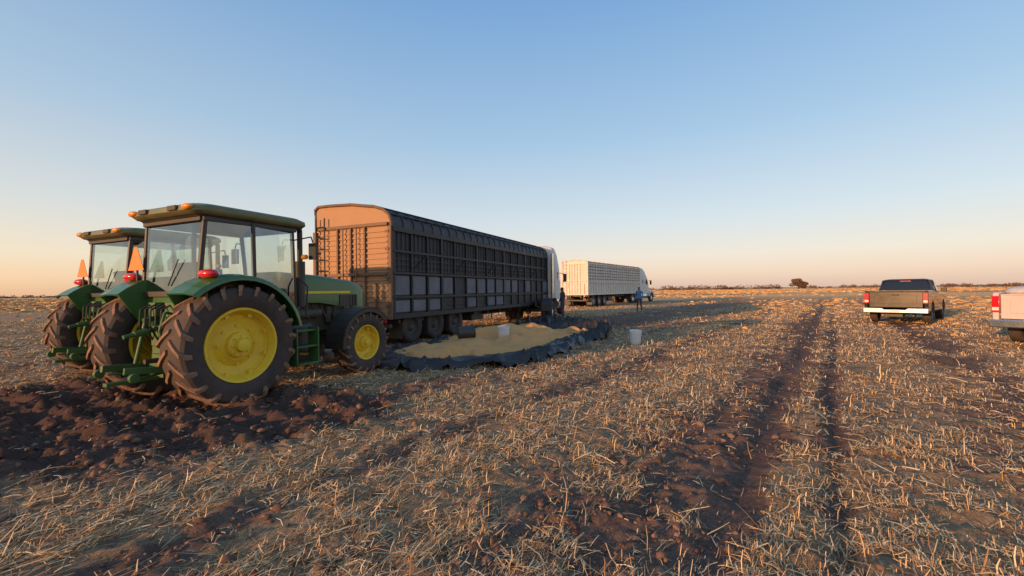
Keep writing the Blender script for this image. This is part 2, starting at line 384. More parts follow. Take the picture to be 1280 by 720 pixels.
# ------------------------------------------------------------ wheels
def ag_wheel(par,tag,c,R,w,rim,side,nl):
    hw=w/2
    P().lathe([(-hw*.78,rim),(-hw*1.0,rim+(R-rim)*.22),(-hw*1.05,rim+(R-rim)*.5),(-hw,R*.915),(-hw*.85,R*.955),(-hw*.4,R*.968),(0,R*.972),(hw*.4,R*.968),(hw*.85,R*.955),(hw,R*.915),(hw*1.05,rim+(R-rim)*.5),(hw,rim+(R-rim)*.22),(hw*.78,rim)],c,1,64,True).make(tag+'_tyre',par,'tyre')
    p=P()
    for s in(-1,1):
        for i in range(nl):
            a0=2*math.pi*(i+(.5 if s>0 else 0))/nl
            path=[(0.02*s,0,R*.965,R*1.003),(hw*.5*s,.10,R*.96,R*1.003),(hw*.98*s,.22,R*.93,R*.99),(hw*1.07*s,.26,R*.82,R*.90)]
            rings=[]
            for x,da,r0,r1 in path:
                a=a0+da; hwid=.030
                ring=[]
                for rr_,aa in((r0,-hwid*1.25),(r1,-hwid),(r1,hwid),(r0,hwid*1.25)):
                    ring.append((c[0]+x+(0.01*s if rr_==r1 and abs(x)>hw else 0),c[1]+rr_*math.cos(a+aa),c[2]+rr_*math.sin(a+aa)))
                rings.append(ring)
            p.loft(rings)
    p.make(tag+'_tread_lugs',par,'lug',smooth=False)
    q=P().lathe([(-hw*.8,rim*1.0),(-hw*.8,rim*.92),(hw*.5,rim*.88),(hw*.72,rim*.93),(hw*.86,rim*.96),(hw*.88,rim*1.02),(hw*.8,rim*1.03)],c,side,56)
    q.lathe([(hw*.45,rim*.9),(hw*.2,rim*.82),(hw*.12,rim*.6),(hw*.28,rim*.46),(hw*.36,rim*.42),(hw*.36,rim*.36),(hw*.62,rim*.34),(hw*.68,rim*.30),(hw*.68,rim*.2),(hw*.95,rim*.17),(hw*.97,rim*.13),(hw*.97,.001)],c,side,56)
    q.make(tag+'_rim',par,'yellow',ang=28)
    b=P()
    for i in range(8):
        t=2*math.pi*i/8; yy=c[1]+rim*.52*math.cos(t); zz=c[2]+rim*.52*math.sin(t)
        b.cyl((c[0]+side*hw*.12,yy,zz),(c[0]+side*hw*.34,yy,zz),rim*.035,n=8)
        yy=c[1]+rim*.25*math.cos(t); zz=c[2]+rim*.25*math.sin(t)
        b.cyl((c[0]+side*hw*.6,yy,zz),(c[0]+side*hw*.75,yy,zz),rim*.03,n=8)
    for i in range(8):
        t=2*math.pi*(i+.5)/8
        b.box((c[0]+side*hw*.42,c[1]+rim*.86*math.cos(t),c[2]+rim*.86*math.sin(t)),(.03,.06,.06),(math.degrees(t),0,0))
    b.make(tag+'_bolts',par,'yellow')

def road_wheel(par,tag,c,R,w,side,rimm='steel',rimr=.55,n=36):
    hw=w/2
    P().lathe([(-hw*.8,R*rimr),(-hw,R*.68),(-hw,R*.9),(-hw*.8,R*.98),(0,R),(hw*.8,R*.98),(hw,R*.9),(hw,R*.68),(hw*.8,R*rimr)],c,1,n,True).make(tag+'_tyre',par,'tyre')
    P().lathe([(-hw*.8,R*rimr),(hw*.75,R*rimr),(hw*.8,R*rimr*.95),(hw*.4,R*rimr*.85),(hw*.2,R*rimr*.6),(hw*.45,R*rimr*.4),(hw*.75,R*rimr*.32),(hw*.8,.001)],c,side,n).make(tag+'_rim',par,rimm,ang=30)

# ------------------------------------------------------------ tractor
def tractor(x,y,hd,z=0.):
    e=empty('farm_tractor',x,y,hd,z)
    for s,t in((1,'right'),(-1,'left')):
        ag_wheel(e,'rear_wheel_'+t,(s*.90,0,.86),.86,.50,.52,s,20)
        ag_wheel(e,'front_wheel_'+t,(s*.84,2.6,.60),.60,.38,.335,s,18)
    p=P().box((0,.1,.88),(.50,1.1,.5)).box((0,.85,.85),(.42,.7,.42)).cyl((-.72,0,.86),(.72,0,.86),.15).cyl((-.66,0,.86),(-.5,0,.86),.22).cyl((.5,0,.86),(.66,0,.86),.22)
    p.box((0,-.42,1.0),(.34,.16,.3)).box((0,2.75,.85),(.4,.75,.26)).box((0,2.55,.62),(1.1,.16,.18)).cyl((-.7,2.6,.6),(.7,2.6,.6),.09).cyl((.5,2.6,.6),(.72,2.6,.6),.17).cyl((-.72,2.6,.6),(-.5,2.6,.6),.17)
    p.cyl((0,.9,.62),(0,2.5,.62),.04)
    p.make('transmission_and_axles',e,'green2',bevel=.02)
    p=P().box((0,1.85,1.12),(.42,1.35,.55)).cyl((.26,1.5,1.2),(.26,2.1,1.2),.09).cyl((.27,2.3,1.0),(.27,2.3,1.32),.06).box((.27,1.7,.95),(.14,.35,.16)).cyl((-.26,1.6,1.1),(-.26,2.2,1.1),.08).cyl((.3,1.35,1.0),(.3,1.35,1.35),.05).box((.25,2.55,1.1),(.12,.25,.3))
    for k in range(6): p.cyl((.23,1.35+k*.2,1.38),(.33,1.4+k*.2,1.1),.018,n=6)
    p.make('engine',e,'engine',bevel=.01)
    def hr(yy,zt,hw,zb,r=.1):
        pts=[]
        for i in range(5):
            t=rad(90*i/4); pts.append((hw-r+r*math.cos(t),yy,zt-r+r*math.sin(t)))
        for i in range(5):
            t=rad(90+90*i/4); pts.append((-hw+r+r*math.cos(t),yy,zt-r+r*math.sin(t)))
        pts+= [(-hw,yy,zb),(hw,yy,zb)]
        return pts
    P().loft([hr(1.18,1.97,.40,1.42),hr(2.0,1.93,.39,1.40),hr(2.8,1.85,.37,1.28),hr(3.12,1.78,.35,1.12),hr(3.26,1.66,.32,1.06,.12),hr(3.3,1.52,.29,1.1,.14)]).make('hood',e,'green',ang=30)
    P().box((.386,2.1,1.60),(.012,1.4,.045),(0,0,1.2)).box((-.386,2.1,1.60),(.012,1.4,.045),(0,0,-1.2)).make('hood_stripes',e,'yellow')
    p=P()
    for s in(-1,1):
        p.box((s*.372,2.75,1.43),(.015,.5,.24),(0,0,s*3))
        for k in range(6): p.box((s*.378,2.55+k*.08,1.43),(.012,.012,.24),(0,0,s*3))
    p.box((0,3.3,1.35),(.46,.03,.38))
    p.make('grilles',e,'black')
    P().box((0,3.22,.92),(.55,.2,.34)).box((0,3.36,.9),(.62,.1,.26)).make('front_weights',e,'green2',bevel=.02)
    p=P()
    for s in(-1,1):
        R=.70
        for i in range(12):
            a0=rad(-5+i*12);a1=rad(-5+(i+1)*12)
            def pt(a,rr_,xx): return (xx,2.6-rr_*math.cos(a),.60+rr_*math.sin(a))
            xs=(s*.62,s*1.06)
            v=[pt(a0,R,xs[0]),pt(a0,R,xs[1]),pt(a1,R,xs[1]),pt(a1,R,xs[0]),pt(a0,R-.025,xs[0]),pt(a0,R-.025,xs[1]),pt(a1,R-.025,xs[1]),pt(a1,R-.025,xs[0])]
            p.add(v,[(0,1,2,3),(7,6,5,4),(0,4,5,1),(1,5,6,2),(2,6,7,3),(3,7,4,0)])
            v=[pt(a0,R,xs[1]),pt(a1,R,xs[1]),pt(a1,R-.10,xs[1]),pt(a0,R-.10,xs[1])]
            p.add(v,[(0,1,2,3)])
        p.box((s*.6,2.6,1.2),(.05,.06,.25)).box((s*.45,2.6,1.1),(.35,.05,.05))
    p.make('front_mudguards',e,'black')
    p=P()
    zt=2.68
    for s in(-1,1):
        p.cyl((s*.66,-.34,1.55),(s*.70,-.26,zt),.038,n=8)
        p.cyl((s*.78,.42,1.2),(s*.74,.42,zt),.035,n=8)
        p.cyl((s*.60,1.28,1.25),(s*.66,1.18,zt),.035,n=8)
        p.box((s*.72,.45,zt-.02),(.06,1.5,.06))
        p.box((s*.77,.03,1.74),(.05,.76,.05)) 
        p.cyl((s*.72,1.22,1.1),(s*.66,1.28,1.35),.03,n=8)
    p.box((0,-.3,zt-.02),(1.4,.06,.06)).box((0,1.2,zt-.02),(1.3,.06,.06)).box((0,-.36,1.6),(1.3,.05,.08)).box((0,1.3,1.5),(.9,.05,.5))
    p.box((.83,.62,1.62),(.03,.04,.22)).box((-.83,.62,1.62),(.03,.04,.22))
    p.cyl((.0,-.36,1.72),(.25,-.36,2.1),.01,n=6)
    p.make('cab_frame',e,'black',bevel=.005)
    P().loft([rr(0,.49,.74,.84,.1,zt+.005),rr(0,.49,.77,.88,.12,zt+.04)]).make('roof_lining',e,'black')
    P().loft([rr(0,.47,.77,.90,.14,zt+.035),rr(0,.47,.81,.95,.16,zt+.08),rr(0,.47,.805,.94,.16,zt+.14),rr(0,.48,.74,.86,.2,zt+.19),rr(0,.50,.58,.70,.2,zt+.22),rr(0,.52,.3,.4,.15,zt+.235)]).make('cab_roof',e,'roofgreen',ang=50)
    p=P()
    p.add([(-.64,-.345,1.64),(.64,-.345,1.64),(.68,-.28,zt-.04),(-.68,-.28,zt-.04)],[(0,1,2,3)])
    p.add([(-.58,1.29,1.5),(.58,1.29,1.5),(.64,1.20,zt-.04),(-.64,1.20,zt-.04)],[(0,1,2,3)])
    for s in(-1,1):
        p.add([(s*.70,-.30,1.76),(s*.785,.40,1.76),(s*.745,.40,zt-.04),(s*.715,-.25,zt-.04)],[(0,1,2,3)])
        p.add([(s*.785,.44,1.25),(s*.67,1.22,1.25),(s*.68,1.17,zt-.04),(s*.745,.44,zt-.04)],[(0,1,2,3)])
    p.make('cab_windows',e,'glass',smooth=False)
    p=P()
    p.prism([(-.30,1.15),(-.30,1.58),(.40,1.72),(.44,1.18),(1.22,1.18),(1.22,1.08),(.2,1.08)],'x',-.76,-.70).prism([(-.30,1.15),(-.30,1.58),(.40,1.72),(.44,1.18),(1.22,1.18),(1.22,1.08),(.2,1.08)],'x',.70,.76)
    p.box((0,.45,1.10),(1.38,1.5,.08)).box((0,-.31,1.35),(1.3,.06,.46))
    p.make('cab_lower_body',e,'green',bevel=.01)
    p=P()
    for s in(-1,1):
        R=1.0; segs=16
        ang=[rad(12+i*(133-12)/segs) for i in range(segs+1)]
        x0=s*.60; x1=s*1.16
        def pt(a,rr_,xx): return (xx, rr_*math.cos(a), .86+rr_*math.sin(a))
        for a0,a1 in zip(ang[:-1],ang[1:]):
            for (xa,ra,xb,rb) in((x0,R+.02,s*.95,R+.02),(s*.95,R+.02,x1-s*.02,R-.01),(x1-s*.02,R-.01,x1,R-.05)):
                v=[pt(a0,ra,xa),pt(a0,rb,xb),pt(a1,rb,xb),pt(a1,ra,xa),pt(a0,ra-.025,xa),pt(a0,rb-.025,xb),pt(a1,rb-.025,xb),pt(a1,ra-.025,xa)]
                p.add(v,[(0,1,2,3),(7,6,5,4),(0,4,5,1),(1,5,6,2),(2,6,7,3),(3,7,4,0)])
        v=[pt(a,R+.015,x0) for a in ang]
        p.prism([(a[1],a[2]) for a in v]+[(-.45,1.2),(.1,1.1),(.75,1.0)],'x',x0-.012,x0+.012)
    p.make('rear_mudguards',e,'green',ang=50)
    P().ell((.93,-.36,1.87),(.17,.10,.065)).ell((-.93,-.36,1.87),(.17,.10,.065)).make('tail_lamps',e,'red')
    P().ell((.66,-.47,2.80),(.10,.055,.045)).ell((-.66,-.47,2.80),(.10,.055,.045)).cyl((.9,1.2,2.2),(.98,1.2,2.2),.04).make('amber_lamps',e,'amber')
    P().box((.36,-.485,2.80),(.20,.05,.07)).box((-.36,-.485,2.80),(.20,.05,.07)).make('work_lamps',e,'dhub',bevel=.01)
    P().prism([(-.84,1.96),(-.42,1.96),(-.46,2.03),(-.59,2.31),(-.67,2.31),(-.80,2.03)],'y',-.46,-.45).make('slow_vehicle_triangle',e,'orange',bevel=.004)
    P().box((-.63,-.44,1.95),(.03,.02,.3)).make('sign_bracket',e,'black')
    P().cyl((.56,1.42,1.35),(.56,1.42,2.15),.085).cyl((.56,1.42,2.15),(.56,1.42,2.68),.045).cyl((.56,1.42,2.68),(.60,1.36,2.80),.045).cyl((.5,1.5,1.5),(.3,1.6,1.5),.06).make('exhaust_stack',e,'black')
    p=P()
    for s in(-1,1):
        p.tube([(s*.68,1.2,2.5),(s*.98,1.3,2.55),(s*1.02,1.3,2.45)],.012); p.box((s*1.02,1.3,2.30),(.17,.04,.28))
    p.make('mirrors',e,'black',bevel=.01)
    p=P()
    for s in(-1,1):
        for zz,xx in((.42,1.0),(.70,.96),(.96,.92)):
            p.box((s*xx,1.12,zz),(.26,.40,.03))
        p.box((s*.98,.91,.70),(.24,.025,.62)).box((s*.98,1.33,.70),(.24,.025,.62))
    p.make('cab_steps',e,'green2',bevel=.006)
    P().box((.52,1.15,.80),(.5,.72,.50)).box((-.52,1.1,.80),(.5,.8,.5)).make('fuel_tank',e,'black',bevel=.05)
    P().tube([(.84,1.3,1.2),(.86,1.32,1.7),(.74,1.26,1.85)],.014).tube([(-.84,1.3,1.2),(-.86,1.32,1.7),(-.74,1.26,1.85)],.014).make('handrails',e,'black')
    P().box((0,.2,1.45),(.5,.48,.14)).box((0,-.04,1.78),(.48,.14,.6),(8,0,0)).box((0,.2,1.25),(.35,.35,.3)).box((.32,.15,1.6),(.08,.36,.06)).box((-.32,.15,1.6),(.08,.36,.06)).make('driver_seat',e,'seat',bevel=.04)
    p=P().cyl((0,1.1,1.2),(0,.85,1.75),.05).box((0,1.1,1.6),(.45,.2,.25)).box((.55,.3,1.5),(.2,.7,.2))
    n=20
    for i in range(n):
        t0=2*math.pi*i/n;t1=2*math.pi*(i+1)/n
        f=lambda t:(.2*math.cos(t),.83+.2*math.sin(t)*.9,1.80+.2*math.sin(t)*.42)
        p.cyl(f(t0),f(t1),.016,n=6)
    p.make('dashboard_and_wheel',e,'black')
    p=P()
    for s in(-1,1):
        p.box((s*.34,-.55,.56),(.05,.95,.09),(-5,0,s*-8)).cyl((s*.40,-.98,.52),(s*.46,-.98,.52),.06)
        p.cyl((s*.36,-.6,.58),(s*.33,-.48,1.22),.028).box((s*.31,-.32,1.24),(.07,.40,.10),(12,0,0)).cyl((s*.2,-.35,.75),(s*.2,-.45,1.2),.05)
        p.cyl((s*.38,-.9,.5),(s*.15,-.45,.5),.018,n=8)
    p.cyl((0,-.45,1.12),(0,-.9,1.02),.03).cyl((0,-.62,1.08),(0,-.78,1.045),.045).box((0,-.65,.42),(.1,.9,.05)).box((0,-.35,.62),(.3,.3,.25)).box((0,-.5,.52),(.34,.04,.2))
    p.box((.25,-.42,1.38),(.22,.12,.2)).box((-.2,-.42,1.38),(.16,.1,.2))
    p.tube([(.3,-.4,1.3),(.42,-.62,1.35),(.45,-.7,1.1),(.4,-.6,.8)],.02)
    p.make('rear_linkage',e,'green2',bevel=.006)
    p=P()
    for k in range(5):
        xo=-.25+k*.13; p.tube([(xo,-.46,1.45),(xo+.03,-.60,1.38),(xo+.05,-.62,1.15),(xo,-.5,.95),(xo-.02,-.36,.85)],.013,6)
    p.cyl((0,-.5,.66),(0,-.66,.66),.035)
    p.make('hydraulic_hoses',e,'black')
    return e
tractor(-4.86,6.62,24,-.03)
tractor(-7.75,8.72,24,-.03)

# ------------------------------------------------------------ trailers
def trailer(name,x,y,hd,W,L,side,rear,rframe,frame,roofm,kind):
    e=empty(name,x,y,hd); hw=W/2
    zb=.78 if kind=='cage' else 1.05
    if kind=='cage': zs=3.42; prof=[(hw,zs),(hw-.01,3.6),(hw-.10,3.78),(hw-.30,3.93),(hw-.62,4.03),(hw-1.1,4.10),(0,4.16),(-hw*.6,4.20),(-hw+.15,4.20),(-hw,4.10)]
    else: zs=3.95; prof=[(hw,zs),(hw-.08,4.05),(hw*.5,4.16),(0,4.2),(-hw*.5,4.16),(-hw+.08,4.05),(-hw,zs)]
    P().box((0,L/2,zb+.06),(W-.10,L-.06,.12)).make('floor',e,frame)
    for s in(-1,1):
        top=zs if s>0 else prof[-1][1]
        P().box((s*(hw-.05),L/2,(zb+top)/2),(.03,L-.04,top-zb-.02)).make('side_wall_'+('right' if s>0 else 'left'),e,side,smooth=False)
        p=P(); n=int(L/ (0.82 if kind=='cage' else .6)); 
        for i in range(n+1):
            yy=.05+(L-.1)*i/n
            wd=.10 if i%3==0 else .055
            p.box((s*(hw-.0),yy,(zb+top)/2),(.075,wd,top-zb))
        p.make('side_posts_'+('right' if s>0 else 'left'),e,frame,bevel=.006)
        p=P()
        zz=[zb+.07,zb+.62,zb+1.32,zb+1.95,top-.06] if kind=='cage' else [zb+.08,zb+1.15,top-.07]
        for k,zc in enumerate(zz):
            p.box((s*(hw+.012),L/2,zc),(.085,L,.14 if k in(0,len(zz)-1) else .07))
        p.make('side_rails_'+('right' if s>0 else 'left'),e,frame,bevel=.006)
        if kind=='cage':
            p=P(); r=random.Random(3)
            for i in range(n):
                y0=.05+(L-.1)*i/n; y1=.05+(L-.1)*(i+1)/n
                for za,zc in((zb+.14,zb+.58),(zb+1.36,zb+1.91)):
                    for j in range(4): p.box((s*(hw-.02),(y0+y1)/2,za+.05+(zc-za-.06)*j/3.),(.03,(y1-y0)-.08,.045))
                for j in (1,2,3): p.box((s*(hw-.008),y0+(y1-y0)*j/4,(zb+1.36+top-.13)/2),(.022,.022,top-.13-zb-1.36))
                if i%3==1: p.cyl((s*(hw+.02),y0,zb+1.36),(s*(hw+.02),y1,zb+1.92),.018,n=6)
            p.make('side_slats_'+('right' if s>0 else 'left'),e,frame)
            p=P()
            for i in range(n):
                if r.random()<.78:
                    y0=.05+(L-.1)*i/n; y1=.05+(L-.1)*(i+1)/n; g=r.uniform(.10,.24)
                    p.box((s*(hw-.015),(y0+y1)/2,zb+.97),(.03,(y1-y0)-g,.56))
                    if r.random()<.4: p.box((s*(hw-.005),(y0+y1)/2,zb+.36),(.03,(y1-y0)-g,.34))
            p.make('side_grey_panels_'+('right' if s>0 else 'left'),e,'greyl',bevel=.005)
        else:
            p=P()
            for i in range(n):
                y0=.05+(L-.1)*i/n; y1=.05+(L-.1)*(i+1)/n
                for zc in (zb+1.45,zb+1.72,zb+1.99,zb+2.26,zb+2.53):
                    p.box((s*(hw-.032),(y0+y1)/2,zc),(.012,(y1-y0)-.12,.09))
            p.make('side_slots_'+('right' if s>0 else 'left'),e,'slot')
    top=[(a,b) for a,b in prof]
    P().prism([(hw-.06,zb)]+[(max(min(a,hw-.06),-hw+.06),b-.03) for a,b in top]+[(-hw+.06,zb)],'y',.0,.04).make('rear_panel',e,rear,smooth=False)
    P().prism([(hw-.06,zb)]+[(max(min(a,hw-.06),-hw+.06),b-.03) for a,b in top]+[(-hw+.06,zb)],'y',L-.04,L).make('front_panel',e,rear,smooth=False)
    p=P()
    z2=3.5 if kind=='cage' else 3.85
    zc=zb+.2
    while zc<z2:
        p.box((0,-.012,zc),(W-.3,.03,.05)); zc+=.155
    p.make('rear_slats',e,rear,bevel=.006)
    p=P()
    for xx in(-hw+.03,hw-.03): p.box((xx,-.03,(zb+zs)/2),(.12,.10,zs-zb))
    for xx in(-.52,0,.53): p.box((xx,-.045,(zb+z2)/2),(.06,.06,z2-zb))
    for zc in(zb+.05,zb+1.3,z2): p.box((0,-.05,zc),(W-.2,.07,.09))
    p.box((-.9,-.06,zb+.9),(.5,.05,.5)).box((.95,-.07,zb+.45),(.06,.05,1.2))
    for xx in(-.26,.26): p.cyl((xx,-.10,zb+.1),(xx,-.10,z2-.05),.02,n=8).box((xx,-.11,zb+1.0),(.18,.03,.05))
    for xx in(-hw+.1,hw-.1):
        for zc in(zb+.4,zb+1.2,zb+2.0,zb+2.5): p.box((xx,-.09,zc),(.14,.03,.07))
    for (a,b),(c,d) in zip(prof[:-1],prof[1:]): p.cyl((a,-.02,b),(c,-.02,d),.045,n=8)
    p.make('rear_frame',e,rframe,bevel=.008)
    p=P()
    for xx in(-hw+.15,-hw+.5): p.cyl((xx,-.12,zb-.3),(xx,-.12,zs+.4),.022,n=8)
    for i in range(10): p.cyl((-hw+.15,-.12,zb-.2+i*.33),(-hw+.5,-.12,zb-.2+i*.33),.018,n=8)
    p.make('rear_ladder',e,frame)
    nb=26; rings=[]; rz=random.Random(5)
    for i in range(nb*2+1):
        yy=.02+(L-.04)*i/(nb*2); sag=0 if i%2==0 else -.03-.03*rz.random()
        rings.append([(a,yy,b+(sag if 0<j<len(prof)-1 else 0)) for j,(a,b) in enumerate(prof)])
    n=len(prof); vs=[q_ for r_ in rings for q_ in r_]; fs=[(k*n+i,k*n+i+1,(k+1)*n+i+1,(k+1)*n+i) for k in range(len(rings)-1) for i in range(n-1)]
    P().add(vs,fs).make('roof_tarpaulin',e,roofm,ang=60)
    p=P()
    for i in range(0,nb+1,2 if kind!='cage' else 1):
        yy=.02+(L-.04)*i/nb
        for (a,b),(c,d) in zip(prof[:-1],prof[1:]): p.cyl((a*1.005,yy,b+.012),(c*1.005,yy,d+.012),.017,n=6)
    if kind=='cage': p.cyl((hw-.12,0,3.80),(hw-.12,L,3.80),.035).cyl((hw-.62,0,4.05),(hw-.62,L,4.05),.02)
    p.make('roof_hoops',e,frame)
    p=P()
    for s in(-1,1): p.box((s*.5,L/2,zb-.14),(.12,L-.3,.26))
    for i in range(12): p.box((0,.4+(L-.8)*i/11,zb-.08),(W-.15,.08,.12))
    p.box((0,.12,.58),(W-.3,.10,.12)).box((.8,.12,.75),(.08,.08,.4)).box((-.8,.12,.75),(.08,.08,.4))
    ax=[1.05,2.3,3.55] if kind=='cage' else [1.4,2.7,4.0]
    for a in ax: p.cyl((-hw+.2,a,.52),(hw-.2,a,.52),.07).box((.5,a,.68),(.1,.9,.1)).box((-.5,a,.68),(.1,.9,.1))
    for s in(-1,1): p.box((s*.8,L-2.6,.55),(.12,.12,.9)).box((s*.8,L-2.6,.08),(.3,.3,.04))
    p.box((.9,5.6,.6),(.5,1.0,.4))
    p.make('chassis',e,'black',bevel=.008)
    hub='dhub' if kind=='cage' else 'steel'
    for k,a in enumerate(ax):
        for s in(-1,1):
            road_wheel(e,'wheel_%d_%s'%(k,'r' if s>0 else 'l'),(s*(hw-.22),a,.50),.50,.27,s,hub)
            road_wheel(e,'inner_wheel_%d_%s'%(k,'r' if s>0 else 'l'),(s*(hw-.53),a,.50),.50,.27,s,hub)
    P().box((hw-.35,.03,.72),(.2,.05,.1)).box((-hw+.35,.03,.72),(.2,.05,.1)).make('tail_lamps',e,'red')
    p=P()
    for s in(-1,1):
        for k in range(3): p.box((s*(hw-.24),ax[k]-.62,.42),(.5,.012,.45))
    p.make('mud_flaps',e,'black')
    return e
def place(cx,cy,hd,W):
    r=(math.cos(rad(hd)),-math.sin(rad(hd))); return cx-r[0]*W/2,cy-r[1]*W/2
tx,ty=place(-3.38,12.2,24,2.95)
trailer('grain_trailer',tx,ty,24,2.95,13.2,'grey','rust','rearlitd','dark','tarp','cage')
wx,wy=place(6.7,38,34,2.6)
trailer('white_livestock_trailer',wx,wy,34,2.6,14.5,'whitet','whitet','whitet','whitet','tarp','slat')

# ------------------------------------------------------------ truck
def truck(x,y,hd):
    e=empty('semi_truck',x,y,hd)
    p=P()
    for s in(-1,1): p.box((s*.42,2.2,.85),(.09,7.0,.26))
    for yy in(-.65,.65,4.75): p.cyl((-1.0,yy,.52),(1.0,yy,.52),.09)
    p.cyl((0,0,1.0),(0,0,1.08),.5)
    p.make('chassis',e,'black')
    def ring(z,hx,y0,y1,r): return rr(0,(y0+y1)/2,hx,(y1-y0)/2,r,z)
    P().loft([ring(1.0,1.15,1.3,3.85,.08),ring(2.2,1.17,1.3,3.85,.10),ring(2.85,1.14,1.3,3.55,.14),ring(3.1,1.12,1.3,3.35,.16),ring(3.6,1.08,1.32,3.0,.2),ring(3.95,.98,1.4,2.6,.2),ring(4.06,.65,1.5,2.3,.2)]).make('cab_and_sleeper',e,'white',ang=50)
    P().loft([[(-.95,3.8,.75),(.95,3.8,.75),(.95,3.8,1.85),(.8,3.8,2.05),(-.8,3.8,2.05),(-.95,3.8,1.85)],[(-.85,4.9,.75),(.85,4.9,.75),(.85,4.9,1.6),(.68,4.9,1.85),(-.68,4.9,1.85),(-.85,4.9,1.6)],[(-.7,5.5,.75),(.7,5.5,.75),(.7,5.5,1.35),(.55,5.5,1.6),(-.55,5.5,1.6),(-.7,5.5,1.35)]]).make('hood',e,'white',bevel=.04)
    p=P()
    for s in(-1,1):
        p.prism([(4.05,.65),(4.1,1.0),(4.4,1.25),(5.05,1.25),(5.4,1.0),(5.5,.65),(5.3,.65),(5.2,.95),(4.95,1.12),(4.5,1.12),(4.28,.95),(4.22,.65)],'x',s*.82,s*1.2)
    p.make('front_mudguards',e,'white',bevel=.02)
    P().box((0,5.6,.65),(2.3,.2,.35)).box((0,5.53,1.15),(.9,.06,.7)).make('bumper_and_grille',e,'chrome',bevel=.03)
    p=P().add([(-1.0,3.86,2.1),(1.0,3.86,2.1),(.98,3.62,2.75),(-.98,3.62,2.75)],[(0,1,2,3)])
    for s in(-1,1): p.add([(s*1.178,3.0,2.1),(s*1.178,3.72,2.1),(s*1.155,3.5,2.7),(s*1.155,3.0,2.7)],[(0,1,2,3)]).box((s*1.165,2.2,2.4),(.02,.35,.4))
    p.make('windows',e,'dglass',smooth=False)
    P().cyl((1.0,1.5,.75),(1.0,3.0,.75),.3,n=20).cyl((-1.0,1.5,.75),(-1.0,3.0,.75),.3,n=20).cyl((1.0,1.15,1.0),(1.0,1.15,3.6),.08).cyl((-1.0,1.15,1.0),(-1.0,1.15,3.6),.08).make('tanks_and_stacks',e,'chrome')
    p=P()
    for s in(-1,1): p.box((s*1.45,3.8,2.3),(.2,.06,.5)).tube([(s*1.15,3.7,2.6),(s*1.45,3.8,2.5)],.02)
    p.make('mirrors',e,'black',bevel=.02)
    for k,yy in enumerate((-.65,.65)):
        for s in(-1,1):
            road_wheel(e,'drive_wheel_%d_%s'%(k,'r' if s>0 else 'l'),(s*1.08,yy,.52),.52,.27,s,'chrome')
            road_wheel(e,'inner_drive_wheel_%d_%s'%(k,'r' if s>0 else 'l'),(s*.78,yy,.52),.52,.27,s)
    for s in(-1,1): road_wheel(e,'steer_wheel_%s'%('r' if s>0 else 'l'),(s*1.02,4.75,.52),.52,.3,s,'chrome')
    p=P()
    for s in(-1,1): p.prism([(-1.35,.5),(-1.3,.9),(-1.0,1.12),(1.0,1.12),(1.3,.9),(1.3,.86),(.98,1.09),(-.98,1.09),(-1.27,.88),(-1.33,.5)],'x',s*.7,s*1.22)
    p.make('rear_mudguards',e,'black')
    return e
truck(1.05,23.2,12)
hx,hy=math.sin(rad(34)),math.cos(rad(34))
truck(wx+hx*13.3,wy+hy*13.3,40)

